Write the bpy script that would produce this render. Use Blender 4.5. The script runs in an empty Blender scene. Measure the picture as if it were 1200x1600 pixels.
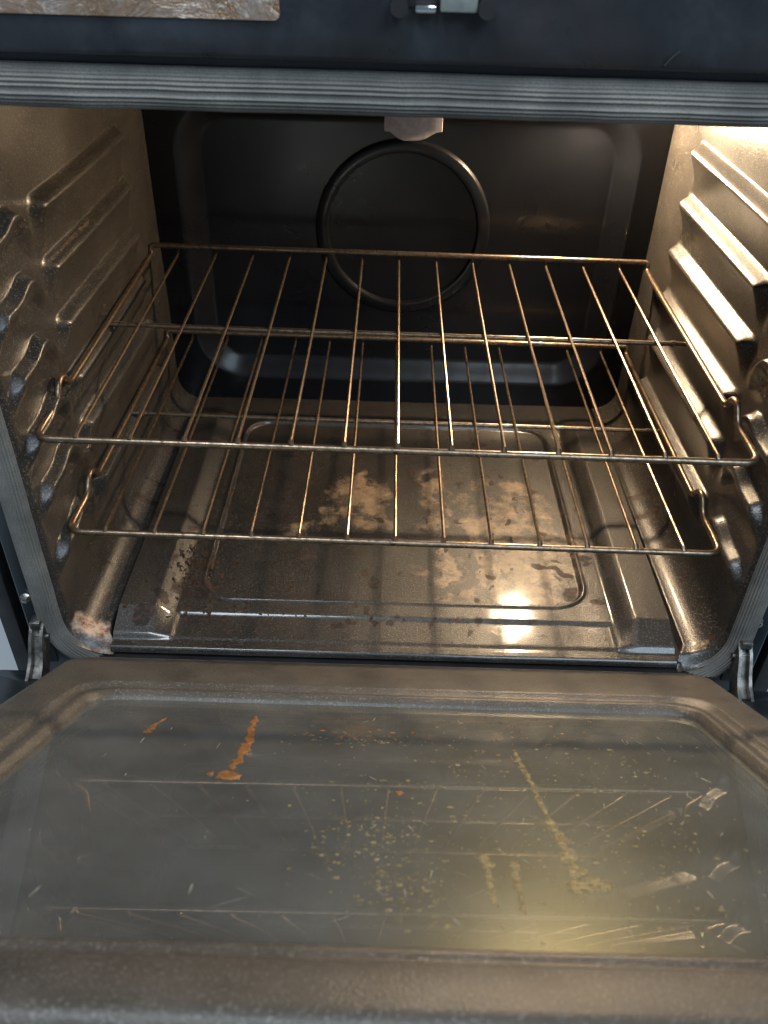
import bpy, bmesh, math, random
import numpy as np
from mathutils import Vector, Matrix

random.seed(7)
RNG = np.random.default_rng(11)
scn = bpy.context.scene
COL = scn.collection

# ------------------------------------------------------------------ camera
cam_d = bpy.data.cameras.new("camera")
cam = bpy.data.objects.new("camera", cam_d)
COL.objects.link(cam)
r_ = Vector((0.99959, 0.01657, 0.02332)); u_ = Vector((-0.02859, 0.6047, 0.79594)); f_ = Vector((0.00091, 0.79628, -0.60493))
cam.matrix_world = Matrix(((r_.x, u_.x, -f_.x, -0.01029), (r_.y, u_.y, -f_.y, -0.56377), (r_.z, u_.z, -f_.z, 0.53544), (0, 0, 0, 1)))
cam_d.sensor_fit = 'VERTICAL'
cam_d.sensor_height = 36.0
cam_d.lens = 36.0 * 1310.0 / 1600.0
cam_d.clip_start = 0.01
cam_d.clip_end = 50
cam_d.dof.use_dof = True
cam_d.dof.focus_distance = 0.78
cam_d.dof.aperture_fstop = 11.0
scn.camera = cam

# ------------------------------------------------------------------ world and lamps
world = bpy.data.worlds.new("World"); scn.world = world
world.use_nodes = True
bg = world.node_tree.nodes["Background"]
bg.inputs[0].default_value = (0.62, 0.80, 1.0, 1)
bg.inputs[1].default_value = 0.17
scn.view_settings.view_transform = 'Standard'
scn.view_settings.look = 'None'
scn.view_settings.exposure = 0.15
scn.view_settings.gamma = 1.0

def area(name, loc, target, size, power, color):
    d = bpy.data.lights.new(name, 'AREA'); d.energy = power; d.color = color
    d.shape = 'RECTANGLE'; d.size = size[0]; d.size_y = size[1]
    o = bpy.data.objects.new(name, d); COL.objects.link(o)
    o.location = loc
    o.rotation_euler = (Vector(target) - Vector(loc)).to_track_quat('-Z', 'Y').to_euler()
    return o
area("window_light", (0.9, -1.7, 1.9), (0, 0, 0.2), (1.2, 1.2), 36.0, (0.70, 0.86, 1.0))
area("ceiling_light", (-0.5, -0.75, 2.2), (0, 0, 0.0), (0.6, 0.6), 24.0, (0.84, 0.92, 1.0))
BULB = (0.210, 0.446, 0.357)
BULB_STRENGTH = 1350.0

# ------------------------------------------------------------------ helpers
def tag(o, label=None, cat=None, group=None, kind=None):
    if label: o["label"] = label
    if cat: o["category"] = cat
    if group: o["group"] = group
    if kind: o["kind"] = kind
    return o

def link(name, me, mat, parent=None):
    o = bpy.data.objects.new(name, me); COL.objects.link(o)
    if mat is not None and not me.materials: me.materials.append(mat)
    if parent is not None: o.parent = parent
    return o

def empty(name, loc=(0, 0, 0)):
    o = bpy.data.objects.new(name, None); COL.objects.link(o); o.location = loc
    o.empty_display_size = 0.05
    return o

def mesh_np(name, V, F, smooth=True, normals=None, attrs=None):
    me = bpy.data.meshes.new(name)
    V = np.asarray(V, dtype=np.float32)
    if normals is not None:
        fn = np.cross(V[F[:, 1]] - V[F[:, 0]], V[F[:, 2]] - V[F[:, 0]])
        if (fn * np.asarray(normals)[F[:, 0]]).sum() < 0: F = F[:, ::-1]
    if isinstance(F, np.ndarray):
        n = F.shape[1]
        me.vertices.add(len(V)); me.vertices.foreach_set("co", V.ravel())
        me.loops.add(F.size); me.loops.foreach_set("vertex_index", F.astype(np.int32).ravel())
        me.polygons.add(len(F)); me.polygons.foreach_set("loop_start", (np.arange(len(F)) * n).astype(np.int32))
        me.update(calc_edges=True); me.validate()
    else:
        me.from_pydata([tuple(v) for v in V], [], F)
    if smooth: me.polygons.foreach_set("use_smooth", np.ones(len(me.polygons), dtype=bool))
    if attrs:
        for k, a in attrs.items():
            at = me.attributes.new(k, 'FLOAT', 'POINT'); at.data.foreach_set("value", np.asarray(a, dtype=np.float32))
    if normals is not None: me.normals_split_custom_set_from_vertices([tuple(v) for v in normals])
    me.update()
    return me

def ss(a, b, x):
    t = np.clip((np.asarray(x, dtype=float) - a) / (b - a), 0, 1)
    return t * t * (3 - 2 * t)

def vnoise(x, y, seed=0):
    g = np.random.default_rng(seed).random((256, 256))
    xi = np.floor(x).astype(int); yi = np.floor(y).astype(int)
    fx = x - xi; fy = y - yi
    fx = fx * fx * (3 - 2 * fx); fy = fy * fy * (3 - 2 * fy)
    a = g[xi % 256, yi % 256]; b = g[(xi + 1) % 256, yi % 256]; c = g[xi % 256, (yi + 1) % 256]; d = g[(xi + 1) % 256, (yi + 1) % 256]
    return (a * (1 - fx) + b * fx) * (1 - fy) + (c * (1 - fx) + d * fx) * fy

def fbm(x, y, sc, seed=0, oct=4):
    s = 0; amp = 0.5; tot = 0
    for k in range(oct):
        s = s + amp * vnoise(x * sc * 2 ** k + 17.3 * k, y * sc * 2 ** k + 5.1 * k, seed + k); tot += amp; amp *= 0.55
    return s / tot

def grid_faces(nr, nc):
    i = np.arange(nr - 1)[:, None] * nc + np.arange(nc - 1)[None, :]
    i = i.ravel()
    return np.stack([i, i + 1, i + nc + 1, i + nc], 1)

def grid_normals(P):
    du = np.gradient(P, axis=0); dv = np.gradient(P, axis=1)
    n = np.cross(dv, du); n /= np.linalg.norm(n, axis=2, keepdims=True) + 1e-12
    return n

def fillet(pts, r, n=6, closed=False):
    pts = [Vector(p) for p in pts]; out = []
    N = len(pts)
    for i, p in enumerate(pts):
        if not closed and i in (0, N - 1): out.append(p); continue
        a = pts[i - 1] - p; b = pts[(i + 1) % N] - p
        rr = r[i] if isinstance(r, (list, tuple)) else r
        d = min(rr, a.length * 0.48, b.length * 0.48)
        p0 = p + a.normalized() * d; p1 = p + b.normalized() * d
        for k in range(n + 1):
            t = k / n
            out.append(p0 * (1 - t) ** 2 + p * 2 * t * (1 - t) + p1 * t ** 2)
    return out

def sweep(pts, prof, closed=False, up=None, caps=True):
    """prof: list of (a, b) in the frame (side, up); returns V, F"""
    pts = [Vector(p) for p in pts]; N = len(pts); M = len(prof)
    V = []; 
    prev = None
    for i in range(N):
        if closed: t = (pts[(i + 1) % N] - pts[i - 1]).normalized()
        else: t = (pts[min(i + 1, N - 1)] - pts[max(i - 1, 0)]).normalized()
        if up is not None:
            s = t.cross(Vector(up)).normalized(); u = s.cross(t).normalized()
        else:
            if prev is None:
                ref = Vector((0, 0, 1)) if abs(t.z) < 0.9 else Vector((1, 0, 0))
                s = t.cross(ref).normalized()
            else:
                s = (prev - t * prev.dot(t)).normalized()
            prev = s; u = s.cross(t).normalized()
        for a, b in prof: V.append(pts[i] + s * a + u * b)
    F = []
    R = N if closed else N - 1
    for i in range(R):
        j = (i + 1) % N
        for k in range(M):
            l = (k + 1) % M
            F.append((i * M + k, i * M + l, j * M + l, j * M + k))
    if caps and not closed:
        F.append(tuple(range(M - 1, -1, -1))); F.append(tuple((N - 1) * M + k for k in range(M)))
    return V, F

def circ(r, n=10):
    return [(r * math.cos(2 * math.pi * k / n), r * math.sin(2 * math.pi * k / n)) for k in range(n)]

class MB:
    def __init__(s): s.V = []; s.F = []
    def add(s, V, F):
        o = len(s.V); s.V += [tuple(v) for v in V]; s.F += [tuple(i + o for i in f) for f in F]
    def tube(s, pts, r, n=10, closed=False): s.add(*sweep(pts, circ(r, n), closed))
    def box(s, lo, hi, bev=0.0):
        bm = bmesh.new(); bmesh.ops.create_cube(bm, size=1)
        for v in bm.verts: v.co = Vector([lo[k] + (v.co[k] + .5) * (hi[k] - lo[k]) for k in range(3)])
        if bev: bmesh.ops.bevel(bm, geom=bm.edges[:], offset=bev, segments=2, profile=0.5, affect='EDGES')
        bm.verts.ensure_lookup_table()
        s.add([v.co for v in bm.verts], [[v.index for v in f.verts] for f in bm.faces]); bm.free()
    def loft(s, loops, closed_loop=True, cap0=False, cap1=False):
        M = len(loops[0]); V = [p for l in loops for p in l]; F = []
        for i in range(len(loops) - 1):
            for k in range(M if closed_loop else M - 1):
                l = (k + 1) % M
                F.append((i * M + k, i * M + l, (i + 1) * M + l, (i + 1) * M + k))
        if cap0: F.append(tuple(range(M - 1, -1, -1)))
        if cap1: F.append(tuple((len(loops) - 1) * M + k for k in range(M)))
        s.add(V, F)
    def obj(s, name, mat, parent=None, smooth=True, auto=35):
        me = mesh_np(name, s.V, s.F, smooth)
        bm = bmesh.new(); bm.from_mesh(me); bmesh.ops.recalc_face_normals(bm, faces=bm.faces[:])
        if smooth:
            for e in bm.edges:
                if len(e.link_faces) == 2 and e.calc_face_angle(0) > math.radians(auto): e.smooth = False
        bm.to_mesh(me); bm.free()
        return link(name, me, mat, parent)

def rrect(x0, x1, z0, z1, r, n=8):
    """rounded rectangle loop, r = 4 radii (x0z0, x1z0, x1z1, x0z1)"""
    if not isinstance(r, (list, tuple)): r = [r] * 4
    out = []
    for (cx, cz, a0), rr in zip(((x0 + r[0], z0 + r[0], 180), (x1 - r[1], z0 + r[1], 270), (x1 - r[2], z1 - r[2], 0), (x0 + r[3], z1 - r[3], 90)), r):
        for k in range(n + 1):
            a = math.radians(a0 + 90 * k / n)
            out.append((cx + rr * math.cos(a), cz + rr * math.sin(a)))
    return out

# ------------------------------------------------------------------ materials
class NT:
    def __init__(s, name):
        s.m = bpy.data.materials.new(name); s.m.use_nodes = True; s.t = s.m.node_tree; s.n = s.t.nodes
        s.n.clear(); s.out = s.n.new("ShaderNodeOutputMaterial")
    def new(s, ty, **kw):
        n = s.n.new(ty)
        for k, v in kw.items():
            if k.startswith("in_"):
                key = k[3:]; key = int(key) if key.isdigit() else key.replace("_", " ")
                s.set(n.inputs[key], v)
            else: setattr(n, k, v)
        return n
    def set(s, sock, v):
        if hasattr(v, "is_output"): s.t.links.new(v, sock)
        else: sock.default_value = v
    def co(s):
        if not hasattr(s, "_co"): s._co = s.new("ShaderNodeTexCoord").outputs["Object"]
        return s._co
    def noise(s, scale, detail=4, rough=0.55, vec=None, dist=0.0):
        return s.new("ShaderNodeTexNoise", in_Vector=vec or s.co(), in_Scale=scale, in_Detail=detail, in_Roughness=rough, in_Distortion=dist).outputs["Fac"]
    def ramp(s, fac, a, b, va=0.0, vb=1.0):
        return s.new("ShaderNodeMapRange", in_0=fac, in_1=a, in_2=b, in_3=va, in_4=vb).outputs[0]
    def mix(s, fac, a, b):
        n = s.new("ShaderNodeMix", data_type='RGBA'); s.set(n.inputs[0], fac); s.set(n.inputs[6], a); s.set(n.inputs[7], b); return n.outputs[2]
    def math(s, op, a, b=0.0):
        n = s.new("ShaderNodeMath", operation=op); s.set(n.inputs[0], a); s.set(n.inputs[1], b); return n.outputs[0]
    def attr(s, name): return s.new("ShaderNodeAttribute", attribute_name=name).outputs["Fac"]
    def bump(s, h, strength, dist=0.001):
        return s.new("ShaderNodeBump", in_Height=h, in_Strength=strength, in_Distance=dist).outputs[0]
    def bsdf(s, color, rough, metal=0.0, normal=None, coat=0.0, spec=0.5, coat_rough=0.1):
        b = s.new("ShaderNodeBsdfPrincipled")
        s.set(b.inputs["Base Color"], color); s.set(b.inputs["Roughness"], rough); s.set(b.inputs["Metallic"], metal)
        s.set(b.inputs["Coat Weight"], coat); s.set(b.inputs["Coat Roughness"], coat_rough); s.set(b.inputs["Specular IOR Level"], spec)
        if normal is not None: s.set(b.inputs["Normal"], normal)
        s.t.links.new(b.outputs[0], s.out.inputs[0]); return b

def c4(r, g, b): return (r, g, b, 1.0)

def enamel(name, base=(0.024, 0.0215, 0.0195), speck=(0.17, 0.158, 0.138), rough=0.33, bump=0.28, stain=False, speck_lo=0.645, dust=0.25, coat=0.15, coat_rough=0.16, spec=0.5):
    t = NT(name)
    sp = t.ramp(t.noise(720, 1, 0.5), speck_lo - 0.06, speck_lo + 0.06)
    big = t.noise(9, 5, 0.6)
    b0 = t.mix(t.ramp(big, 0.35, 0.7), c4(*base), c4(*[v * 1.35 for v in base]))
    b0 = t.mix(t.math('MULTIPLY', t.ramp(t.noise(28, 6, 0.75), 0.40, 0.85), dust), b0, c4(0.12, 0.105, 0.088))
    colr = t.mix(sp, b0, c4(*speck))
    rg = t.ramp(big, 0.3, 0.75, rough - 0.07, rough + 0.10)
    if stain:
        fine = t.noise(330, 4, 0.7)
        a = t.ramp(t.math('ADD', t.attr("etch"), t.math('MULTIPLY', t.math('SUBTRACT', fine, 0.5), 0.9)), 0.30, 0.78)
        colr = t.mix(t.math('MULTIPLY', a, 0.85), colr, t.mix(t.ramp(t.noise(90, 6, 0.75), 0.35, 0.68), c4(0.16, 0.098, 0.055), c4(0.36, 0.26, 0.16)))
        k = t.ramp(t.math('ADD', t.attr("crust_and_shade"), t.math('MULTIPLY', t.math('SUBTRACT', fine, 0.5), 0.5)), 0.42, 0.60)
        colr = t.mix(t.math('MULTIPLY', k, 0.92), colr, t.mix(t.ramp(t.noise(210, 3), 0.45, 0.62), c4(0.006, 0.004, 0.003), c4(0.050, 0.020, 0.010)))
        ru = t.ramp(t.math('ADD', t.attr("rust"), t.math('MULTIPLY', t.math('SUBTRACT', fine, 0.5), 0.5)), 0.40, 0.66)
        colr = t.mix(t.math('MULTIPLY', ru, 0.85), colr, t.mix(t.ramp(t.noise(150, 6, 0.75), 0.40, 0.56), c4(0.20, 0.075, 0.038), c4(0.55, 0.42, 0.30)))
        rg = t.math('ADD', rg, t.math('MULTIPLY', t.math('ADD', k, ru), 0.3))
    h = t.math('ADD', t.noise(760, 2, 0.6), t.math('MULTIPLY', t.noise(60, 2), 0.6))
    t.bsdf(colr, rg, 0, t.bump(h, bump, 0.0012), coat=coat, coat_rough=coat_rough, spec=spec)
    return t.m

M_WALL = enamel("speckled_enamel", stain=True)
M_BACK = enamel("speckled_enamel_back", base=(0.006, 0.007, 0.010), speck=(0.009, 0.009, 0.011), spec=0.36, rough=0.30, bump=0.06, dust=0.02)
M_FLOOR = enamel("speckled_enamel_floor", stain=True, base=(0.015, 0.013, 0.0115), speck=(0.095, 0.084, 0.070), rough=0.36, bump=0.42, speck_lo=0.63, coat=0.7, coat_rough=0.11)
M_DOOR = enamel("speckled_enamel_door", base=(0.060, 0.051, 0.041), rough=0.42, bump=0.30, speck_lo=0.64, dust=1.0, coat=0.0)

def simple(name, col, rough=0.4, metal=0.0, nscale=60, var=0.35, bump=0.1, spec=0.5):
    t = NT(name)
    n = t.noise(nscale, 5, 0.6)
    c = t.mix(t.ramp(n, 0.3, 0.7), c4(*[v * (1 - var) for v in col]), c4(*[min(1, v * (1 + var)) for v in col]))
    t.bsdf(c, t.ramp(t.noise(nscale * 0.4, 4), 0.3, 0.7, rough * 0.8, min(1, rough * 1.25)), metal, t.bump(t.noise(nscale * 6, 3), bump, 0.0006), spec=spec)
    return t.m
M_FRAME = simple("blue_black_enamel", (0.017, 0.024, 0.030), 0.34, 0, 14, 0.5, 0.08)
def panel_mat():
    t = NT("black_panel_painted_reflections")
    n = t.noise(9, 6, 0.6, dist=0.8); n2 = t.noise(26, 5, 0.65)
    refl = t.math('MULTIPLY', t.ramp(n, 0.42, 0.70), t.ramp(n2, 0.30, 0.70))  # blotchy bluish reflections painted into the panel colour
    c = t.mix(refl, c4(0.016, 0.018, 0.022), c4(0.060, 0.072, 0.088))
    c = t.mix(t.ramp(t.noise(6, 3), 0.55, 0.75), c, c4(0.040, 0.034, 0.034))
    t.bsdf(c, t.ramp(n2, 0.3, 0.7, 0.22, 0.45), 0, t.bump(t.noise(90, 3), 0.06, 0.0006))
    return t.m
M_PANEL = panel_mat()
M_BLACK = simple("matt_black", (0.010, 0.010, 0.011), 0.6)
M_STEEL = simple("worn_steel", (0.42, 0.40, 0.37), 0.35, 1.0, 180, 0.5, 0.25)
M_DARKSTEEL = simple("dark_hinge_steel", (0.20, 0.19, 0.175), 0.42, 0.9, 150, 0.6, 0.3)
M_CHROME = simple("chrome", (0.75, 0.76, 0.78), 0.15, 1.0, 40, 0.1, 0.02)
M_CERAMIC = simple("grey_ceramic", (0.72, 0.68, 0.72), 0.3, 0, 120, 0.2, 0.15)

def rack_mat():
    t = NT("tarnished_rack_steel")
    n = t.noise(140, 5, 0.7); spot = t.ramp(t.noise(260, 4, 0.75), 0.54, 0.64)
    c = t.mix(t.ramp(n, 0.35, 0.68), c4(0.35, 0.265, 0.185), c4(0.13, 0.095, 0.07))
    c = t.mix(t.math('MULTIPLY', spot, t.ramp(t.noise(25, 3), 0.4, 0.6)), c, c4(0.05, 0.03, 0.02))
    t.bsdf(c, t.ramp(n, 0.3, 0.7, 0.24, 0.46), 0.9, t.bump(t.noise(700, 3), 0.3, 0.0004))
    return t.m
M_RACK = rack_mat()

def gasket_mat():
    t = NT("braided_glass_fibre")
    v = t.new("ShaderNodeTexVoronoi", in_Vector=t.co(), in_Scale=900).outputs[0]
    n = t.noise(24, 5)
    c = t.mix(t.ramp(n, 0.35, 0.7), c4(0.13, 0.127, 0.118), c4(0.265, 0.25, 0.225))
    c = t.mix(t.ramp(v, 0.25, 0.8, 0, 0.45), c, c4(0.09, 0.088, 0.082))
    t.bsdf(c, 0.7, 0, t.bump(v, 0.35, 0.0005))
    return t.m
M_GASKET = gasket_mat()

def glass_mat(name, tint, haze, hazecol=(0.42, 0.45, 0.40), ior=1.62):
    t = NT(name)
    tr = t.new("ShaderNodeBsdfTransparent", in_Color=c4(*tint))
    gl = t.new("ShaderNodeBsdfGlossy", in_Color=c4(1, 0.98, 0.93), in_Roughness=0.012)
    df = t.new("ShaderNodeBsdfDiffuse", in_Color=c4(*hazecol))
    fr = t.new("ShaderNodeFresnel", in_IOR=ior)
    hz = t.math('MULTIPLY', t.ramp(t.noise(14, 6, 0.65), 0.25, 0.75, 0.6, 1.4), haze)
    scr = t.new("ShaderNodeMapping", in_Vector=t.co(), in_Scale=(900, 45, 1), in_Rotation=(0, 0, 0.35))
    sc = t.ramp(t.noise(1.0, 2, 0.5, vec=scr.outputs[0]), 0.70, 0.76)
    spk = t.ramp(t.noise(260, 2, 0.5), 0.735, 0.77)
    hz = t.math('ADD', hz, t.math('MULTIPLY', t.math('ADD', sc, spk), t.math('MULTIPLY', t.ramp(t.noise(7, 2), 0.45, 0.65), 0.14)))
    a = t.new("ShaderNodeMixShader", in_0=hz); t.set(a.inputs[1], tr.outputs[0]); t.set(a.inputs[2], df.outputs[0])
    g2 = t.new("ShaderNodeBsdfGlossy", in_Color=c4(1.0, 1.0, 0.58), in_Roughness=0.33)
    m2 = t.new("ShaderNodeMixShader", in_0=0.075); t.set(m2.inputs[1], a.outputs[0]); t.set(m2.inputs[2], g2.outputs[0])
    b = t.new("ShaderNodeMixShader", in_0=fr.outputs[0]); t.set(b.inputs[1], m2.outputs[0]); t.set(b.inputs[2], gl.outputs[0])
    t.t.links.new(b.outputs[0], t.out.inputs[0])
    return t.m
M_GLASS = glass_mat("dusty_inner_glass", (0.84, 0.87, 0.84), 0.20, (0.46, 0.48, 0.48))
M_GLASS2 = glass_mat("tinted_outer_glass", (0.74, 0.78, 0.75), 0.60, (0.46, 0.49, 0.48))

def grease_mat(name, c1, c2, alo=1.0, ahi=1.0):
    t = NT(name)
    n = t.noise(260, 4, 0.7)
    b = t.bsdf(t.mix(t.ramp(n, 0.35, 0.65), c4(*c1), c4(*c2)), 0.42, 0, t.bump(n, 0.8, 0.001))
    if ahi < 1: t.set(b.inputs["Alpha"], t.ramp(t.noise(320, 5, 0.75), 0.36, 0.62, alo, ahi))
    return t.m
M_ORANGE = grease_mat("baked_orange_grease", (0.42, 0.19, 0.06), (0.20, 0.08, 0.03), 0.7, 1.0 - 1e-3)
M_YELLOW = grease_mat("baked_yellow_grease", (0.48, 0.40, 0.20), (0.30, 0.21, 0.08), 0.12, 0.85)
M_CRUMB = grease_mat("burnt_crumb", (0.040, 0.018, 0.010), (0.010, 0.007, 0.005))

def label_mat():
    t = NT("worn_foil_label")
    n = t.noise(16, 7, 0.7, dist=1.5); n2 = t.noise(70, 5, 0.7, dist=0.6)
    c = t.mix(t.ramp(n, 0.40, 0.60), c4(0.26, 0.15, 0.075), c4(0.38, 0.31, 0.27))
    c = t.mix(t.ramp(n2, 0.56, 0.70), c, c4(0.72, 0.68, 0.62))
    t.bsdf(c, 0.30, 0.35, t.bump(t.noise(24, 6, 0.7, dist=1.2), 0.9, 0.006))
    return t.m
M_LABEL = label_mat()

# ------------------------------------------------------------------ room floor
def tile_mat():
    t = NT("pale_room_floor")
    n = t.noise(3, 5)
    t.bsdf(t.mix(n, c4(0.55, 0.60, 0.63), c4(0.68, 0.71, 0.72)), 0.35, 0, t.bump(t.noise(80, 3), 0.05, 0.001))
    return t.m
mb = MB()
mb.add([(-6, -6, -0.36), (6, -6, -0.36), (6, 6, -0.36), (-6, 6, -0.36)], [(0, 1, 2, 3)])
tag(mb.obj("floor", tile_mat(), smooth=False), "pale grey room floor showing beside and under the open oven door", kind="structure")

# ------------------------------------------------------------------ oven
CX = 0.004
YB = 0.455
ZC = 0.430          # cavity ceiling
ZB = -0.0415        # cavity bottom
oven = tag(empty("oven", (0, 0, 0)), "open black speckled oven with lit cavity, fibre door seal and dropped glass door", "oven")
RIBS = [0.3255, 0.2750, 0.2240, 0.1715, 0.1220, 0.0595]

def rib_prof(d, top, flat, fall, rest):
    """profile against depth d below the shelf line"""
    return ss(0, top, d) * (1 - (1 - rest) * ss(flat, fall, d))

def protrusion(y, z, amp):
    p = np.zeros_like(y)
    for k, zk in enumerate(RIBS):
        gap = (zk - RIBS[k + 1]) if k < 5 else 0.05
        d = zk - z
        longm = ss(0.099, 0.116, y) * (1 - ss(0.338, 0.352, y))
        # long guide: a shelf whose face leans back to the wall above the next shelf
        u = np.clip((d - 0.003) / (gap - 0.006), 0, 1)
        prof = ss(*((-0.0040, 0.0090) if amp > 0.012 else (-0.0022, 0.0048)), d) * (1 - u) ** 1.6 * (d < gap)
        if k == 5: prof = ss(-0.0015, 0.0030, d) * (1 - ss(0.010, 0.040, d))
        p = np.maximum(p, amp * prof * longm)
        # short front nub
        zt = zk + 0.001 + 0.007 * np.exp(-((y - 0.056) / 0.016) ** 2) - 0.010 * (1 - ss(-0.008, 0.010, y)) - 0.020 * ss(0.062, 0.098, y)
        ds = zt - z
        ym = ss(-0.012, 0.004, y) * (1 - ss(0.070, 0.104, y))
        p = np.maximum(p, 0.0100 * ss(-0.0015, 0.005, ds) * (1 - ss(0.007, 0.026, ds)) * ym)
    return p

def side_wall(sign):
    ys = np.concatenate([[-0.024, -0.0215], np.arange(-0.019, YB - 0.004, 0.002), [YB + 0.004]])
    zs = np.concatenate([np.arange(ZC + 0.004, 0.345, -0.004), np.arange(0.345, 0.0, -0.0011)])
    th = np.linspace(0, math.pi / 2, 22)
    nz = np.concatenate([np.zeros(len(zs)), np.sin(th), [0.7, 0.0]]); nx = np.sqrt(1 - nz ** 2)
    Y, NZ = np.meshgrid(ys, nz); NX = np.repeat(nx[:, None], len(ys), 1)
    RY = 0.029 + 0.010 * (1 - ss(-0.022, 0.004, Y))                        # the cove opens out at the mouth
    XB = np.zeros_like(Y); Zp = np.repeat(np.concatenate([zs, np.zeros(24)])[:, None], len(ys), 1)
    n0 = len(zs)
    lowz = ss(0.06, 0.0, zs)[:, None] * (RY[:1] - 0.029)
    Zp[:n0] = zs[:, None] * 1.0
    k0 = slice(n0, n0 + 22)
    XB[k0] = RY[k0] * (1 - np.cos(th))[:, None]; Zp[k0] = ZB + RY[k0] - RY[k0] * np.sin(th)[:, None]
    Zp[:n0] = np.maximum(Zp[:n0], ZB + RY[:n0] + 0.0004 * (n0 - np.arange(n0))[:, None] * (zs[:, None] < 0.03))
    XB[n0 + 22:] = RY[n0 + 22:] + 0.001; Zp[n0 + 22] = ZB - 0.0015; Zp[n0 + 23] = ZB - 0.011
    W = (0.3040 if sign > 0 else 0.3020) - 0.006 * np.clip(Y / YB, 0, 1) - XB
    p = protrusion(Y, np.maximum(Zp, 0.0), 0.0150 if sign > 0 else 0.0122) * (Zp > -0.001)
    p = p + 0.0016 * (fbm(Y + 3, Zp + 3, 10, 5 + int(sign), 1) - 0.5)      # slightly uneven sheet
    p = p - 0.010 * (1 - ss(-0.023, -0.010, Y))                            # flange rolls out at the mouth
    X = CX + sign * (W - p * NX); Z = Zp + p * NZ
    P = np.stack([X, Y, Z], 2)
    N = grid_normals(P)
    if N[10, 10, 0] * sign > 0: N = -N
    # stains and painted shade: rusty shelves, flaking front corner
    n1 = fbm(Y, Zp, 60, 21); n2 = fbm(Y, Zp, 25, 31)
    crust_and_shade = np.zeros_like(Y); rust = np.zeros_like(Y)
    if sign < 0:
        for k, (a, b, s) in enumerate(((0.12, 0.10, .0), (0.11, 0.26, .62), (0.11, 0.16, .5))):
            zk = RIBS[k]; m = np.exp(-((zk - Zp - 0.001) / 0.003) ** 2) * ss(a - 0.01, a, Y) * (1 - ss(b - 0.05, b, Y))
            rust = np.maximum(rust, s * 0.75 * m)
        for k in range(4): crust_and_shade = np.maximum(crust_and_shade, (0.42 + 0.25 * (n2 - .5)) * np.exp(-((RIBS[k] - Zp - 0.001) / 0.0035) ** 2) * ss(0.10, 0.13, Y) * (1 - ss(0.30, 0.34, Y)))  # shade of the left shelf tops, painted in as a dark band
        for k in (2, 3, 4):
            m = np.exp(-((RIBS[k] - Zp - 0.003) / 0.006) ** 2) * ss(0.008, 0.02, Y) * (1 - ss(0.045, 0.06, Y)); rust = np.maximum(rust, 0.42 * m)
        rust = np.maximum(rust, 1.0 * (1 - ss(0.006, 0.030, np.hypot((Y + 0.012) * 0.8, (Zp + 0.036) * 1.0))) * (0.15 + 1.3 * n1))
        crust_and_shade = np.maximum(crust_and_shade, (ss(0.60, 0.72, n1) * ss(-0.02, -0.03, Zp)) * 0.6)
    else:
        rust = np.maximum(rust, 0.55 * (1 - ss(0.006, 0.020, np.hypot((Y + 0.010) * 0.8, Zp + 0.040))) * (0.15 + 1.2 * n1))
        crust_and_shade = np.maximum(crust_and_shade, ss(0.62, 0.7, n1) * ss(-0.015, -0.03, Zp) * 0.7)
    etch = np.zeros_like(Y)
    nr, nc = Y.shape
    F = grid_faces(nr, nc)
    Pf = P.reshape(-1, 3); Nf = N.reshape(-1, 3); A = dict(crust_and_shade=crust_and_shade.ravel(), rust=rust.ravel(), etch=etch.ravel())
    cy = Y.ravel()[F].mean(1); cz = Zp.ravel()[F].mean(1)
    own = np.full(len(F), -1)
    for k, zk in enumerate(RIBS):
        own[(cy > -0.012) & (cy < 0.362) & (cz < zk + 0.0125) & (cz > zk - 0.0365)] = k
    def sub(mask, name, parent):
        f = F[mask]; u, inv = np.unique(f, return_inverse=True)
        me = mesh_np(name, Pf[u], inv.reshape(f.shape), True, Nf[u], {a: v[u] for a, v in A.items()})
        return link(name, me, M_WALL, parent)
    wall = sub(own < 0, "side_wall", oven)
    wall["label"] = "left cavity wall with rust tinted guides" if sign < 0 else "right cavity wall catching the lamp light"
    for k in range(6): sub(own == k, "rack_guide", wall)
    return wall
side_wall(-1); side_wall(1)

# back wall: flat outer border, sloped frame, recessed centre
xs = np.arange(-0.306, 0.3061, 0.0024); zs = np.arange(ZB - 0.002, ZC + 0.004, 0.0024)
X, Z = np.meshgrid(xs + CX, zs)
def rr_sdf(x, z, x0, x1, z0, z1, r):
    cx, cz = (x0 + x1) / 2, (z0 + z1) / 2
    qx = np.abs(x - cx) - (x1 - x0) / 2 + r; qz = np.abs(z - cz) - (z1 - z0) / 2 + r
    return np.hypot(np.maximum(qx, 0), np.maximum(qz, 0)) + np.minimum(np.maximum(qx, qz), 0) - r
sd = rr_sdf(X, Z, -0.260, 0.272, -0.008, 0.338, 0.062)
inn = -sd
dep = np.clip(inn / 0.025, 0, 1); dep = dep * 0.8 + 0.2 * ss(0, 1, dep)
Y = YB - 0.010 + 0.016 * dep + 0.0012 * (fbm(X + 2, Z + 2, 8, 77, 1) - 0.5)
Y = Y + 0.045 * (1 - ss(0.019, 0.023, np.hypot(X - BULB[0], Z - BULB[2])))     # lamp recess
P = np.stack([X, Y, Z], 2); N = grid_normals(P)
if N[20, 20, 1] > 0: N = -N
back = link("back_wall", mesh_np("back_wall", P.reshape(-1, 3), grid_faces(*X.shape), True, N.reshape(-1, 3)), M_BACK, oven)
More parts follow.
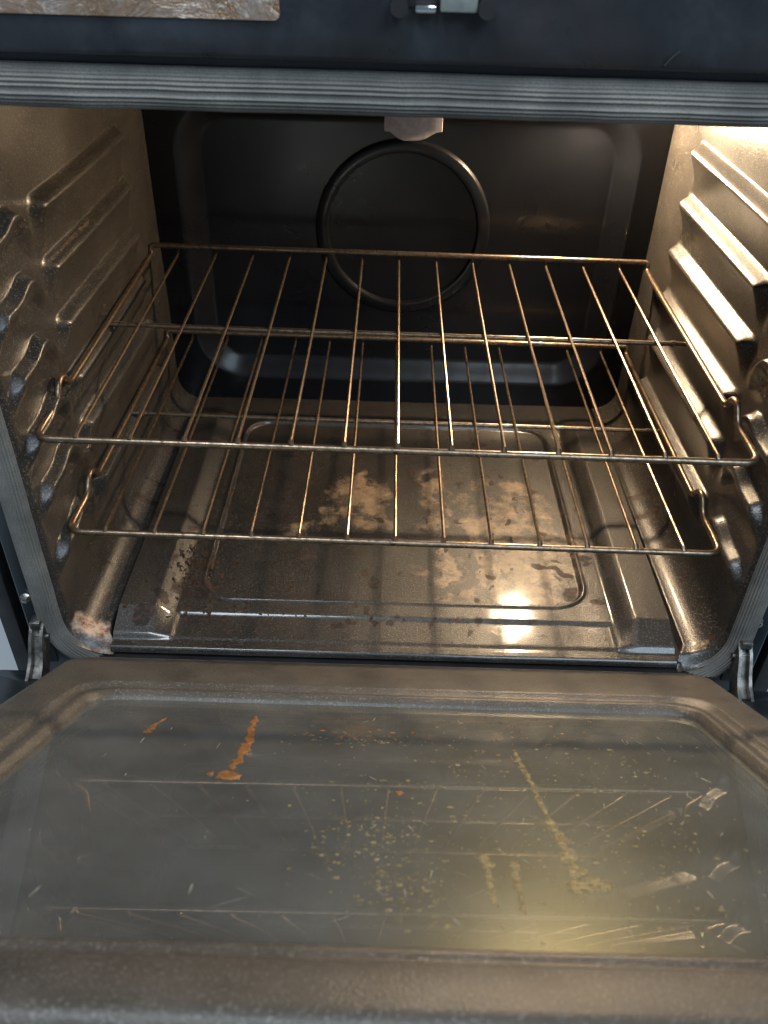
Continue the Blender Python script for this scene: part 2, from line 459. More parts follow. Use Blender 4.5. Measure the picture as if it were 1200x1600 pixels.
# pressed fan ring
mb = MB(); loops = []
RC = (0.0036, 0.1895)
for rr, yy in ((0.1070, 0.0010), (0.1045, -0.0040), (0.1028, -0.0052), (0.0940, -0.0056), (0.0918, -0.0050), (0.0895, 0.0010)):
    loops.append([(RC[0] + rr * math.cos(a), YB + 0.006 + yy, RC[1] + rr * math.sin(a)) for a in np.linspace(0, 2 * math.pi, 120, endpoint=False)])
mb.loft(loops); mb.obj("fan_ring", M_BACK, back)
# ceiling and bottom sheet
mb = MB(); mb.box((CX - 0.306, -0.020, ZC), (CX + 0.306, YB + 0.02, ZC + 0.012)); mb.obj("cavity_ceiling", M_BACK, oven, smooth=False)
mb = MB(); mb.box((CX - 0.30, -0.030, ZB - 0.026), (CX + 0.30, YB + 0.02, ZB - 0.012)); mb.obj("cavity_bottom", M_BLACK, oven, smooth=False)

# floor panel
xs = np.arange(-0.2655, 0.2656, 0.0016); ys = np.concatenate([[-0.0225, -0.022], np.arange(-0.0215, 0.4470, 0.0016)])
X, Y = np.meshgrid(xs + CX, ys); x = X - CX
ax = np.abs(x)
taper = np.clip((Y + 0.0115) / 0.0330, 0, 1) * np.clip((0.418 - Y) / 0.040, 0, 1)
bord = np.clip((ax - 0.2130) / 0.0190, 0, 1)
bord = 0.6 * bord + 0.4 * ss(0, 1, bord)
Z = -0.0405 + 0.0115 * bord * taper
Z = Z - 0.0025 * (1 - bord) * ss(0.0235, 0.0265, Y) * 0 
Z = Z + 0.0022 * (1 - ss(0.0225, 0.0262, Y)) * (1 - bord) * ss(-0.0125, -0.0075, Y) * (1 - ss(0.208, 0.213, ax)) * -1.0
Z = Z - 0.0030 * (1 - ss(-0.012, -0.006, Y)) - 0.006 * (1 - ss(-0.023, -0.0205, Y))
sd = rr_sdf(X, Y, -0.190, 0.196, 0.046, 0.384, 0.032)
Z = Z + 0.0022 * np.exp(-(sd / 0.0020) ** 2) - 0.0028 * ss(0.0005, -0.0030, sd)
Z = Z + 0.0010 * (fbm(X + 2, Y + 2, 12, 99) - 0.5)
# stains
n1 = fbm(X + 5, Y + 5, 34, 3); n2 = fbm(X + 9, Y + 9, 75, 8); n3 = fbm(X + 1, Y + 1, 160, 14)
wx = X + 0.030 * (fbm(X + 3, Y, 30, 41) - 0.5) + 0.012 * (fbm(X, Y + 7, 110, 45) - .5); wy = Y + 0.034 * (fbm(X, Y + 3, 30, 51) - 0.5) + 0.012 * (fbm(X + 4, Y, 110, 55) - .5)
def blob(cx, cy, rx, ry, soft=0.6):
    return 1 - ss(1 - soft, 1 + soft, np.hypot((wx - cx) / rx, (wy - cy) / ry))
etch = np.zeros_like(X)
for b in ((-0.022, 0.215, 0.026, 0.052), (-0.030, 0.265, 0.016, 0.016), (-0.075, 0.195, 0.018, 0.020), (-0.108, 0.166, 0.020, 0.013),
          (0.046, 0.262, 0.018, 0.030), (0.052, 0.205, 0.020, 0.055), (0.064, 0.135, 0.030, 0.050), (0.110, 0.125, 0.065, 0.062), (0.150, 0.175, 0.042, 0.062),
          (0.085, 0.068, 0.040, 0.022), (0.150, 0.085, 0.040, 0.040), (0.145, 0.235, 0.022, 0.030), (0.000, 0.185, 0.012, 0.018), (0.118, 0.150, 0.080, 0.085), (0.100, 0.095, 0.070, 0.045), (0.155, 0.120, 0.035, 0.075), (-0.045, 0.225, 0.030, 0.040)):
    etch = np.maximum(etch, blob(*b) * 0.95)
etch *= (0.40 + 0.65 * ss(0.30, 0.66, n2)) * (0.75 + 0.4 * ss(0.35, 0.6, n1))
etch = np.maximum(etch, 0.55 * ss(0.62, 0.72, n1) * blob(0.09, 0.16, 0.13, 0.13))
cut = np.zeros_like(X)
for b in ((0.068, 0.150, 0.015, 0.030), (0.080, 0.110, 0.013, 0.030), (0.072, 0.080, 0.010, 0.012), (0.047, 0.275, 0.010, 0.010), (0.058, 0.235, 0.008, 0.012)):
    cut = np.maximum(cut, blob(*b, 0.2))
ringm = blob(0.066, 0.105, 0.011, 0.026, 0.2) - blob(0.066, 0.105, 0.008, 0.022, 0.2)
etch = etch * (1 - 0.85 * cut) + 0.5 * np.clip(ringm, 0, 1)
crust_and_shade = np.zeros_like(X)
spots = RNG.random((420, 4))
for a, b, s, q in spots:
    px, py = -0.22 + 0.44 * a, 0.0 + 0.36 * b; r = 0.0014 + 0.0048 * s ** 3
    crust_and_shade = np.maximum(crust_and_shade, 0.85 * (q * 0.5 + 0.5) * (1 - ss(0.7, 1.2, np.hypot((wx - px), (wy - py) * 0.8) / r)))
for px, py, r in ((-0.142, 0.262, 0.0075), (-0.160, 0.290, 0.005), (-0.176, 0.235, 0.005), (-0.193, 0.232, 0.0055), (-0.112, 0.31, 0.0105), (-0.215, 0.150, 0.006), (0.082, 0.262, 0.004), (0.197, 0.128, 0.009),
                  (-0.238, 0.005, 0.010), (-0.230, 0.035, 0.0065), (-0.06, 0.36, 0.007)):
    crust_and_shade = np.maximum(crust_and_shade, 0.9 * (1 - ss(0.75, 1.15, np.hypot(wx - px, (wy - py) * 0.85) / r)))
m = blob(-0.205, 0.082, 0.028, 0.050, 0.6); crust_and_shade = np.maximum(crust_and_shade, m * ss(0.50, 0.62, n2) * 1.0)
m = blob(-0.150, 0.022, 0.045, 0.018, 0.6); crust_and_shade = np.maximum(crust_and_shade, m * ss(0.54, 0.66, n2) * 0.9)
m = blob(0.0, 0.02, 0.2, 0.012, 0.5); crust_and_shade = np.maximum(crust_and_shade, m * ss(0.62, 0.72, n2) * 0.8)
m = blob(0.187, 0.066, 0.010, 0.018, 0.4); crust_and_shade = np.maximum(crust_and_shade, m * 0.75)
seg = np.abs((wy - 0.110) + 0.42 * (wx - 0.150)) ; m = (1 - ss(0.0035, 0.0075, seg)) * ss(0.138, 0.150, wx) * (1 - ss(0.178, 0.192, wx)); crust_and_shade = np.maximum(crust_and_shade, 0.75 * m)
rust = 0.75 * blob(0.10, 0.003, 0.006, 0.004, 0.5) + 0.5 * ss(0.66, 0.74, n3) * blob(0.0, 0.21, 0.02, 0.05) + 0.5 * ss(0.68, 0.75, n3) * blob(-0.2, 0.08, 0.03, 0.05)
P = np.stack([X, Y, Z], 2); N = grid_normals(P)
if N[50, 50, 2] < 0: N = -N
fl = link("floor_panel", mesh_np("floor_panel", P.reshape(-1, 3), grid_faces(*X.shape), True, N.reshape(-1, 3), dict(etch=etch.ravel(), crust_and_shade=crust_and_shade.ravel(), rust=rust.ravel())), M_FLOOR, oven)
fl["label"] = "stained cavity floor panel with rounded pressing and corner pads"

# front frame round the opening
OP = (CX - 0.309, CX + 0.309, -0.062, 0.4262)
def ring(inset, y, rad):
    return [(a, y, b) for a, b in rrect(OP[0] - inset, OP[1] + inset, OP[2] - inset, OP[3] + inset, [rad, rad, 0.03 + max(inset, 0), 0.03 + max(inset, 0)], 12)]
FX = 0.336
def outer(y, x=FX, z0=-0.135, z1=0.4600):
    return [(a, y, b) for a, b in rrect(CX - x, CX + x, z0, z1, 0.004, 12)]
mb = MB()
mb.loft([ring(0.004, 0.004, 0.052), ring(0.001, -0.012, 0.054), ring(0.0, -0.0185, 0.056), ring(0.004, -0.020, 0.056), outer(-0.020), outer(-0.018, FX + 0.002, -0.137, 0.461), outer(0.05, FX + 0.002, -0.137, 0.461)])
frame = mb.obj("front_frame", M_FRAME, oven)
# body shell behind the frame
mb = MB()
for s in (-1, 1):
    x0, x1 = sorted((CX + s * (FX + 0.004), CX + s * 0.372))
    mb.box((x0, 0.030, -0.34), (x1, 0.60, 0.56), 0.002)
    x0, x1 = sorted((CX + s * 0.358, CX + s * 0.374))
    mb.box((x0, 0.000, -0.34), (x1, 0.034, 0.56), 0.002)
mb.box((CX - 0.372, 0.48, -0.34), (CX + 0.372, 0.60, 0.56), 0.002)
mb.obj("body_shell", M_BLACK, oven)
# gasket: ribbed half-round braid
def gasket_prof(rw, rh, ribs=13):
    pr = []
    n = 130
    for k in range(n + 1):
        a = math.pi * k / n
        w = 1 - 0.11 * abs(math.cos(a * ribs)) ** 2
        pr.append((-rw * math.cos(a) * w, rh * math.sin(a) * w))
    return pr
path = [Vector(p) for p in ring(0.0052, -0.0195, 0.058)]
# densify the straight runs
dp = []
for i in range(len(path)):
    a, b = path[i], path[(i + 1) % len(path)]
    n = max(1, int((b - a).length / 0.02))
    for k in range(n): dp.append(a.lerp(b, k / n))
V, F = sweep(dp, gasket_prof(0.0112, 0.0098), closed=True, up=(0, -1, 0))
Vn = []
for v in V:
    w = 0.0012 * (float(fbm(np.array(v.x * 1.0 + v.z), np.array(v.z - v.x), 26, 61)) - 0.5)
    k = 1.0
    if v.z > 0.405: k = 1.0 + 0.18 * min(1, (v.z - 0.405) / 0.01)      # the top run is fluffier
    base = Vector((v.x, -0.0195, v.z))
    Vn.append(Vector((v.x + w, -0.0195 + (v.y + 0.0195) * k + w, v.z + w + (0.002 if v.z > 0.43 else 0))))
mb = MB(); mb.add(Vn, F); g = mb.obj("door_gasket", M_GASKET, oven, auto=80)

# panel above the opening
mb = MB()
prof = [(-0.010, 0.4500), (-0.0295, 0.4500), (-0.0325, 0.4512), (-0.0338, 0.4535), (-0.0345, 0.470), (-0.0345, 0.575), (-0.0330, 0.577), (-0.010, 0.577)]
mb.loft([[(CX + sx * 0.380, y, z) for y, z in prof] for sx in (-1, 1)], True, True, True)
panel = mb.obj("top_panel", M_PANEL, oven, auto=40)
# thin scratch on the panel
mb = MB(); mb.tube([(0.1405, -0.0344, 0.4535), (0.1435, -0.0346, 0.4575), (0.1475, -0.0345, 0.4610)], 0.0007, 6); mb.obj("scratch", M_BLACK, panel)
# foil label, upper left
mb = MB()
lp = rrect(-0.375, -0.0745, 0.4702, 0.540, 0.0035, 6)
mb.loft([[(a, -0.0340, b) for a, b in lp], [(a, -0.0356, b) for a, b in lp], [(-0.225 + (a + 0.225) * 0.9985, -0.0360, 0.505 + (b - 0.505) * 0.993) for a, b in lp]], True, False, True)
mb.obj("foil_label", M_LABEL, panel)
# latch
mb = MB(); mb.box((-0.0120, -0.0365, 0.4785), (0.0370, -0.0340, 0.500), 0.001); latch = mb.obj("door_latch", M_BLACK, panel)
mb = MB(); mb.box((-0.0010, -0.0440, 0.4766), (0.0105, -0.0366, 0.4806), 0.0012); mb.obj("latch_tongue", M_CHROME, latch)
mb = MB(); mb.box((0.0125, -0.0440, 0.4775), (0.0325, -0.0366, 0.4905), 0.0010); mb.obj("latch_plate", simple("grey_green_plastic", (0.20, 0.22, 0.21), 0.3), latch)
for xk in (-0.0095, 0.0375):
    mb = MB(); mb.tube([(xk, -0.0345, 0.4800), (xk, -0.0455, 0.4795), (xk, -0.0475, 0.4795)], 0.0048, 16); mb.obj("latch_foot", M_BLACK, latch)

# bracket at the top of the back wall
mb = MB()
out = [(-0.0215, 0.345), (-0.0215, 0.3055), (-0.0150, 0.3045), (-0.0050, 0.2985), (0.0010, 0.2968), (0.0200, 0.2975), (0.0270, 0.2995), (0.0370, 0.3050), (0.0440, 0.3062), (0.0440, 0.345)]
def yb(x): return 0.449 - 0.006 * max(0, 1 - ((x - 0.008) / 0.02) ** 2)
fine = []
for i in range(len(out)):
    a, b = out[i], out[(i + 1) % len(out)]
    for k in range(6): fine.append((a[0] + (b[0] - a[0]) * k / 6, a[1] + (b[1] - a[1]) * k / 6))
mb.loft([[(a, 0.468, b) for a, b in fine], [(a, yb(a) + 0.0006, b) for a, b in fine], [(a * 0.985 + 0.0002, yb(a), 0.32 + (b - 0.32) * 0.985) for a, b in fine]], True, False, True)
mb.obj("mounting_bracket", M_CERAMIC, oven, auto=50)

# oven lamp
def lathe(prof, axis_o, axis, n=28):
    axis = Vector(axis).normalized(); s = axis.orthogonal().normalized(); u = axis.cross(s)
    return [[Vector(axis_o) + axis * h + (s * math.cos(a) + u * math.sin(a)) * r for a in np.linspace(0, 2 * math.pi, n, endpoint=False)] for r, h in prof]
mb = MB(); mb.loft(lathe([(0.0165, 0.0), (0.0165, 0.004), (0.014, 0.007), (0.010, 0.009), (0.0085, 0.018)], (BULB[0], YB + 0.031, BULB[2]), (0, -1, 0)), True, True, True)
sock = mb.obj("lamp_socket", M_STEEL, oven)
t = NT("lamp_glow"); em = t.new("ShaderNodeEmission", in_Color=c4(1.0, 0.73, 0.45), in_Strength=BULB_STRENGTH); t.t.links.new(em.outputs[0], t.out.inputs[0])
mb = MB(); mb.loft(lathe([(0.0005, 0.019)] + [(0.017 * math.sin(a), -0.017 * math.cos(a) * -1) for a in np.linspace(0.15, math.pi - 0.6, 12)][::1], BULB, (0, -1, 0), 20), True, False, True)
mb = MB()
lo = []
for a in np.linspace(0.02, math.pi - 0.55, 12): lo.append((0.016 * math.sin(a), 0.016 * math.cos(a)))
lo.append((0.0085, -0.020)); lo.append((0.0085, -0.024))
mb.loft(lathe(lo, BULB, (0, -1, 0), 20), True, True, True)
mb.obj("light_bulb", t.m, sock)

# frame screws and hinges
for s, px, pz in ((-1, -0.3255, 0.0165), (1, 0.3265, 0.0125)):
    mb = MB()
    mb.loft(lathe([(0.0050, 0.0), (0.0050, 0.0012), (0.0040, 0.0024)], (px, -0.0205, pz), (0, -1, 0), 20), True, True, True)
    mb.loft(lathe([(0.0036, 0.0024), (0.0034, 0.0052), (0.0022, 0.0056), (0.0018, 0.0040)], (px, -0.0205, pz), (0, -1, 0), 6), True, True, True)
    mb.obj("screw", M_STEEL, frame, smooth=False)
for s in (-1, 1):
    x0 = 0.3195 * s
    mb = MB()                                                    # slot with a bright lip
    mb.box((x0 - 0.0055, -0.0222, -0.0650), (x0 + 0.0055, -0.0206, -0.0060)); hs = mb.obj("hinge_slot", M_BLACK, frame, smooth=False)
    mb = MB(); mb.box((x0 - 0.0048, -0.0330, -0.0120), (x0 + 0.0048, -0.0215, -0.0040), 0.0008); mb.obj("hinge_lip", M_STEEL, hs)
    mb = MB()
    for dx in (-0.0048, 0.0048):
        pts = fillet([(x0 + dx, -0.0225, -0.0150), (x0 + dx, -0.0320, -0.0230), (x0 + dx * 1.1 - 0.001 * s, -0.046, -0.0430), (x0 + dx * 1.3 - 0.004 * s, -0.078, -0.0545), (x0 + dx * 1.3 - 0.006 * s, -0.105, -0.0560)], 0.012, 5)
        mb.add(*sweep(pts, [(-0.0014, -0.0085), (0.0014, -0.0085), (0.0014, 0.0085), (-0.0014, 0.0085)]))
    pts = fillet([(x0, -0.0225, -0.0150), (x0, -0.0320, -0.0230), (x0 - 0.001 * s, -0.046, -0.0430), (x0 - 0.004 * s, -0.078, -0.0545), (x0 - 0.006 * s, -0.105, -0.0560)], 0.012, 5)
    mb.add(*sweep(pts, [(-0.0046, -0.0060), (0.0046, -0.0060), (0.0046, 0.0015), (-0.0046, 0.0015)]))
    for yy, zz in ((-0.030, -0.0225), (-0.060, -0.0495)):
        mb.tube([(x0 - 0.0090, yy, zz), (x0 + 0.0090, yy, zz)], 0.0026, 12)
    pts = [(x0, -0.024, -0.016), (x0, -0.034, -0.030), (x0 - 0.001 * s, -0.050, -0.046), (x0 - 0.003 * s, -0.074, -0.056)]
    mb.tube(fillet(pts, 0.01), 0.0017, 8)
    mb.obj("hinge_arm", M_DARKSTEEL, frame)

# ------------------------------------------------------------------ door (local: x, -y towards the camera along the door, z out of its face)
T = math.radians(33.0)
DX = 0.001
def dring(d, n, rad, win=False):
    """loop in door coordinates; win = the window outline inset by -d"""
    if win:
        x0, x1, s0, s1 = DX - 0.2245 - d, DX + 0.2245 + d, 0.1300 - d, 0.4435 + d
    else:
        x0, x1, s0, s1 = DX - 0.2780 - d, DX + 0.2720 + d, 0.0360 - d, 0.4925 + d
    return [(a, -b, n) for a, b in rrect(x0, x1, s0, s1, rad, 10)]
mb = MB()
mb.loft([dring(0.001, -0.030, 0.020), dring(0.0005, -0.007, 0.020), dring(-0.0010, -0.003, 0.020), dring(-0.0035, -0.0008, 0.019), dring(-0.0070, 0.0, 0.018),
         dring(0.0185, 0.0, 0.019, True), dring(0.0165, -0.0008, 0.029, True), dring(0.0145, -0.0034, 0.028, True), dring(0.0100, -0.0040, 0.025, True),
         dring(0.0085, -0.0030, 0.024, True), dring(0.0055, -0.0026, 0.022, True), dring(0.0035, -0.0034, 0.021, True), dring(0.0015, -0.0062, 0.020, True), dring(0.0, -0.0072, 0.019, True), dring(-0.001, -0.0125, 0.019, True)])
door = mb.obj("door", M_DOOR, oven, auto=60)
door["label"] = "dropped oven door with greasy glass window"
door.location = (0, -0.034, -0.028); door.rotation_euler = (-T, 0, 0)
# inner glass
mb = MB()
g0 = [(a, b) for a, b, c in dring(0.002, 0, 0.020, True)]
mb.loft([[(a, b, -0.0095) for a, b in g0], [(a, b, -0.0130) for a, b in g0]], True, True, True)
mb.obj("inner_glass", M_GLASS, door, smooth=False)
# liner walls between the panes
mb = MB()
mb.loft([dring(0.006, -0.0140, 0.034, True), dring(0.004, -0.0180, 0.034, True), dring(0.012, -0.0475, 0.040, True)])
mb.obj("door_liner", M_BLACK, door)
# outer skin with window hole
mb = MB()
def orr(x0, x1, s0, s1, r, n): return [(a, -b, n) for a, b in rrect(x0, x1, s0, s1, r, 10)]
ow = (DX - 0.232, DX + 0.226, 0.183, 0.455)
mb.loft([orr(*ow, 0.060, -0.052), orr(*ow, 0.060, -0.048), orr(DX - 0.3725, DX + 0.3725, -0.018, 0.535, 0.010, -0.048), orr(DX - 0.375, DX + 0.375, -0.020, 0.538, 0.010, -0.051), orr(DX - 0.375, DX + 0.375, -0.020, 0.538, 0.010, -0.056), orr(*ow, 0.060, -0.056), orr(*ow, 0.060, -0.052)])
mb.obj("outer_panel", M_FRAME, door)
mb = MB()
ow2 = (ow[0] - 0.012, ow[1] + 0.012, ow[2] - 0.012, ow[3] + 0.012)
mb.loft([orr(*ow2, 0.066, -0.0465), orr(*ow2, 0.066, -0.0430)], True, True, True)
mb.obj("outer_glass", M_GLASS2, door, smooth=False)
# body of the door between skin and frame
mb = MB()
mb.loft([dring(-0.004, -0.0290, 0.018), orr(DX - 0.3700, DX + 0.3700, -0.016, 0.533, 0.010, -0.0300), orr(DX - 0.3725, DX + 0.3725, -0.018, 0.535, 0.010, -0.0320), orr(DX - 0.3725, DX + 0.3725, -0.018, 0.535, 0.010, -0.0475)])
mb.obj("door_body", M_FRAME, door)

# grease on the glass
def on_glass(x, s): return x * (0.895 - 0.20 * max(0, s - 0.08)) , 0.93 * s + 0.083
def drip(pts, widths, mat, name, h=0.0004, wob=0.7):
    pts = [on_glass(*p) for p in pts]
    mb = MB(); loops = []
    P = []
    for i in range(len(pts) - 1):
        for k in range(7):
            t = k / 7; P.append((pts[i][0] * (1 - t) + pts[i + 1][0] * t, pts[i][1] * (1 - t) + pts[i + 1][1] * t, widths[i] * (1 - t) + widths[i + 1] * t))
    P.append((pts[-1][0], pts[-1][1], widths[-1]))
    for i, (x, s, w) in enumerate(P):
        j = min(i + 1, len(P) - 1); l = max(i - 1, 0)
        d = Vector((P[j][0] - P[l][0], -(P[j][1] - P[l][1]), 0)).normalized(); q = Vector((-d.y, d.x, 0))
        wl = w * (1 + random.uniform(-wob, wob)); wr = w * (1 + random.uniform(-wob, wob)); x += random.uniform(-.2, .2) * w
        c = Vector((x, -s, -0.0094)); hh = h * random.uniform(.6, 1.2) * min(1, w / 0.002 + 0.3)
        if i in (0, len(P) - 1): wl *= .35; wr *= .35; hh *= .4
        loops.append([c - q * wl, c - q * wl * 0.6 + Vector((0, 0, hh * .8)), c + Vector((0, 0, hh)), c + q * wr * 0.6 + Vector((0, 0, hh * .8)), c + q * wr])
    mb.loft(loops, False)
    return mb.obj(name, mat, door, auto=180)
def splat(cx, cs, r, mat, name, n=18, h=0.0009, asp=1.0):
    cx, cs = on_glass(cx, cs)
    mb = MB(); rr = [r * random.uniform(.6, 1.15) for _ in range(n)]
    loops = []
    for f, z in ((1, 0), (0.85, h * .9), (0.6, h * .55), (0.25, h * .8)):
        loops.append([(cx + rr[k] * f * math.cos(2 * math.pi * k / n), -(cs + asp * rr[k] * f * math.sin(2 * math.pi * k / n)), -0.0094 + z * random.uniform(.7, 1.2)) for k in range(n)])
    mb.loft(loops, True, False, True); return mb.obj(name, mat, door, auto=180)
o = drip([(-0.1090, 0.083), (-0.1085, 0.105), (-0.1070, 0.140), (-0.1085, 0.170), (-0.1115, 0.192)], [0.0016, 0.0024, 0.0030, 0.0030, 0.0022], M_ORANGE, "grease_drip")
splat(-0.1125, 0.2010, 0.0085, M_ORANGE, "grease_splat", asp=1.0)
splat(-0.1240, 0.2005, 0.0022, M_ORANGE, "grease_splat")
drip([(-0.1790, 0.093), (-0.1840, 0.110), (-0.1880, 0.128)], [0.0008, 0.0014, 0.0036], M_ORANGE, "grease_drip")
drip([(0.0905, 0.146), (0.0915, 0.175), (0.0945, 0.220), (0.0965, 0.262), (0.0985, 0.290), (0.0985, 0.318)], [0.0026, 0.0018, 0.0018, 0.0022, 0.0030, 0.0045], M_YELLOW, "grease_drip")
splat(0.1030, 0.327, 0.0120, M_YELLOW, "grease_splat", h=0.0010, asp=0.7)
drip([(0.0509, 0.298), (0.0512, 0.318), (0.0511, 0.348)], [0.0028, 0.0018, 0.0012], M_YELLOW, "grease_drip", 0.0004)
drip([(0.0660, 0.304), (0.0655, 0.325), (0.0645, 0.353)], [0.0022, 0.0016, 0.0016], M_YELLOW, "grease_drip", 0.0004)
splat(0.0040, 0.222, 0.0026, M_ORANGE, "grease_splat")
for mat, spec in ((M_YELLOW, [(-0.015, 0.285, 0.030, 0.045, 150), (0.004, 0.335, 0.018, 0.025, 90), (-0.02, 0.13, 0.03, 0.010, 50), (0.06, 0.20, 0.08, 0.08, 180), (0.11, 0.30, 0.08, 0.06, 180), (0.15, 0.17, 0.04, 0.03, 40)]),
                  (M_ORANGE, [(-0.02, 0.125, 0.03, 0.010, 30), (0.08, 0.12, 0.10, 0.03, 50)])):
    mb = MB()
    for cx, cs, sx, sy, n in spec:
        for _ in range(int(n * 2.2)):
            x = random.gauss(cx, sx * .75); s = min(0.382, random.gauss(cs, sy * .6)); r = 0.00025 + 0.0011 * random.random() ** 3
            if s < 0.06 or abs(x - DX) > 0.245: continue
            x, s = on_glass(x, s)
            m = 6; a = random.uniform(.6, 1.8)
            rr = [r * random.uniform(.6, 1.2) for _ in range(m)]
            mb.loft([[(x + rr[k] * a * math.cos(k * math.pi / 3), -(s + rr[k] * math.sin(k * math.pi / 3)), -0.0094) for k in range(m)],
                     [(x + .5 * rr[k] * a * math.cos(k * math.pi / 3), -(s + .5 * rr[k] * math.sin(k * math.pi / 3)), -0.0094 + 0.25 * r) for k in range(m)]], True, False, True)
    tag(mb.obj("grease_spatter", mat, door, auto=180), kind="stuff")

t = NT("dried_water_marks"); t.bsdf(c4(0.40, 0.39, 0.31), 0.4, 0); M_MARK = t.m
mb = MB()
def streak(x, s, ln, w, ang):
    d = Vector((math.sin(ang), -math.cos(ang), 0)); q = Vector((-d.y, d.x, 0)); c = Vector((x, -s, -0.0094))
    mb.loft([[c + q * -w * .1, c + Vector((0, 0, w * .2)), c + q * w * .1], [c + d * ln * .3 - q * w, c + d * ln * .3 + Vector((0, 0, w * .6)), c + d * ln * .3 + q * w], [c + d * ln - q * w * .2, c + d * ln + Vector((0, 0, w * .2)), c + d * ln + q * w * .2]], False)
for _ in range(15): streak(random.uniform(-0.19, -0.06), random.uniform(0.17, 0.42), random.uniform(0.001, 0.013), random.uniform(0.00012, 0.00030), random.gauss(0.05, 0.12))
for _ in range(6): streak(random.uniform(-0.12, 0.05), random.uniform(0.36, 0.42), random.uniform(0.006, 0.020), random.uniform(0.00006, 0.00014), random.choice((-1, 1)) * random.uniform(0.6, 1.1))
for _ in range(70): streak(random.uniform(-0.02, 0.19), random.uniform(0.15, 0.43), random.uniform(0.0008, 0.009), random.uniform(0.00010, 0.00030), random.gauss(0.1, 0.5))
tag(mb.obj("dried_mark", M_MARK, door, auto=180), kind="stuff")

# ------------------------------------------------------------------ racks
SP = 0.043
def make_rack(name):
    root = empty(name)
    xr = 0.2905; rr = 0.0030
    side = lambda s: [(s * xr, 0.3985, 0.0090), (s * xr, 0.3955, 0.0000), (s * xr, 0.365, -0.0010), (s * xr, 0.0890, -0.0010), (s * xr, 0.0800, 0.0120), (s * xr, 0.0690, 0.0130), (s * xr, 0.0560, -0.0015), (s * (xr + 0.0015), 0.0300, -0.0030), (s * (xr + 0.0015), 0.0035, -0.0035)]
    L = side(-1)[::-1]; Rr = side(1)
    loop = L + Rr        # front left corner ... rear left, rear right ... front right
    rad = [0.018, 0.008, 0.007, 0.0075, 0.007, 0.007, 0.01, 0.005, 0.022]
    rad = rad[::-1] + rad
    pts = fillet([Vector(p) for p in loop], rad, 7, True)
    dense = []
    for i in range(len(pts)):
        a, b = pts[i], pts[(i + 1) % len(pts)]; n = max(1, int((b - a).length / 0.03))
        for k in range(n): dense.append(a.lerp(b, k / n))
    mb = MB(); mb.tube(dense, rr, 14, True); mb.obj("rack_frame", M_RACK, root)
    mb = MB()
    mb.tube([(-xr + 0.001, 0.2150, -0.0040), (-0.1, 0.2155, -0.0044), (0.1, 0.2150, -0.0040), (xr - 0.001, 0.2145, -0.0040)], 0.0025, 12)
    for s in (-1, 1): mb.tube([(s * (xr - 0.017), 0.2147, -0.0040), (s * (xr - 0.012), 0.2147, -0.0040)], 0.0033, 12)
    mb.obj("cross_bar", M_RACK, root)
    w0 = None
    for i in range(13):
        x = (i - 6) * SP
        if w0 is None:
            mb = MB()
            pts = fillet([(0, 0.4005, 0.0038), (0, 0.3930, 0.0008), (0, 0.20, 0.0000), (0, 0.0040, 0.0008), (0, 0.0018, -0.0005)], 0.006, 4)
            d2 = []
            for a, b in zip(pts[:-1], pts[1:]):
                n = max(1, int((b - a).length / 0.02))
                for k in range(n): d2.append(a.lerp(b, k / n))
            d2.append(pts[-1]); mb.tube(d2, 0.0015, 8)
            mb.tube([(0, 0.0022, -0.0012), (0, 0.0062, 0.0010)], 0.0023, 8)      # weld nugget
            w0 = mb.obj("rack_wire", M_RACK, root); w = w0
        else:
            w = w0.copy(); COL.objects.link(w); w.parent = root
        w.location = (x + random.uniform(-.0005, .0005), 0, 0)
        w.rotation_euler = (0, 0, random.uniform(-.0012, .0012))
    return root
def copy_tree(o, parent=None):
    c = o.copy(); COL.objects.link(c); c.parent = parent
    for ch in [k for k in bpy.data.objects if k.parent == o]: copy_tree(ch, c)
    return c
rack = make_rack("oven_rack")
low = copy_tree(rack)
tag(rack, "upper wire oven rack, resting on the fourth wall guides from the top", "oven rack", "wire oven racks in the cavity")
tag(low, "lower wire oven rack, just above the stained cavity floor", "oven rack", "wire oven racks in the cavity")
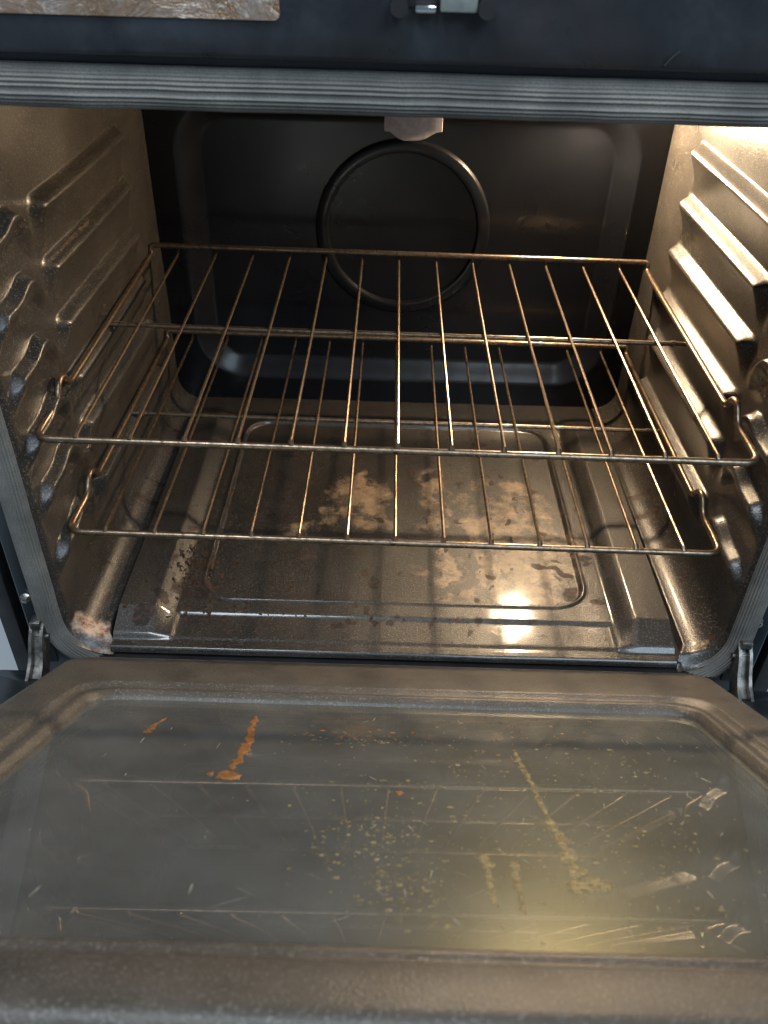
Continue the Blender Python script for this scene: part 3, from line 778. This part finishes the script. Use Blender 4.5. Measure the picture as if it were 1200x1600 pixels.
def place_rack(o, x, y, z, ax, ay):
    o.location = (x, y, z); o.rotation_euler = (math.atan(ay), -math.atan(ax), 0)
place_rack(rack, 0.0, 0.0, 0.170, -0.0066, 0.0117)
place_rack(low, 0.0012, 0.0131, 0.0639, -0.0075, -0.0085)

# ------------------------------------------------------------------ crumbs burnt onto the floor panel
mb = MB()
def flake(x, y, z, r):
    n = 6; a0 = random.uniform(0, 6); el = random.uniform(1, 3.2)
    rr = [r * random.uniform(.5, 1.2) for _ in range(n)]
    ca, sa = math.cos(a0), math.sin(a0)
    def pt(k, f, h):
        u = rr[k] * f * el * math.cos(2 * math.pi * k / n); v = rr[k] * f * math.sin(2 * math.pi * k / n)
        return (x + u * ca - v * sa, y + u * sa + v * ca, z + h)
    mb.loft([[pt(k, 1, 0) for k in range(n)], [pt(k, .75, r * random.uniform(.15, .45)) for k in range(n)]], True, False, True)
for cx, cy, sx, sy, n, r in ((-0.208, 0.085, 0.012, 0.026, 190, .0022), (-0.165, 0.026, 0.035, 0.010, 50, .0018), (-0.07, 0.03, 0.07, 0.008, 30, .0013), (0.1, 0.01, 0.08, 0.010, 24, .0011), (0.198, 0.128, 0.005, 0.010, 24, .0016), (0.19, 0.05, 0.01, 0.012, 16, .0013), (-0.16, 0.06, 0.02, 0.012, 26, .0016), (0.05, 0.15, 0.1, 0.09, 160, .0009), (-0.1, 0.2, 0.07, 0.1, 60, .0012), (0.15, 0.02, 0.06, 0.02, 50, .0010)):
    for _ in range(n):
        x = random.gauss(cx, sx); y = max(-0.005, random.gauss(cy, sy))
        a = abs(x - CX); b = min(1, max(0, (a - 0.213) / 0.019)); tp = min(1, max(0, (y + 0.0115) / 0.0330))
        inset = (-0.186 < x < 0.192 and y > 0.05)
        z = -0.0408 + 0.0115 * b * tp - (0.0028 if inset else 0) - (0.003 if (y < 0.023 and a < .21) else 0)
        flake(x, y, z, 0.95 * r * random.uniform(.2, 1.2))
tag(mb.obj("burnt_crumbs", M_CRUMB, auto=25), "dark burnt crumbs scattered over the front and left of the oven floor", "crumbs", kind="stuff")
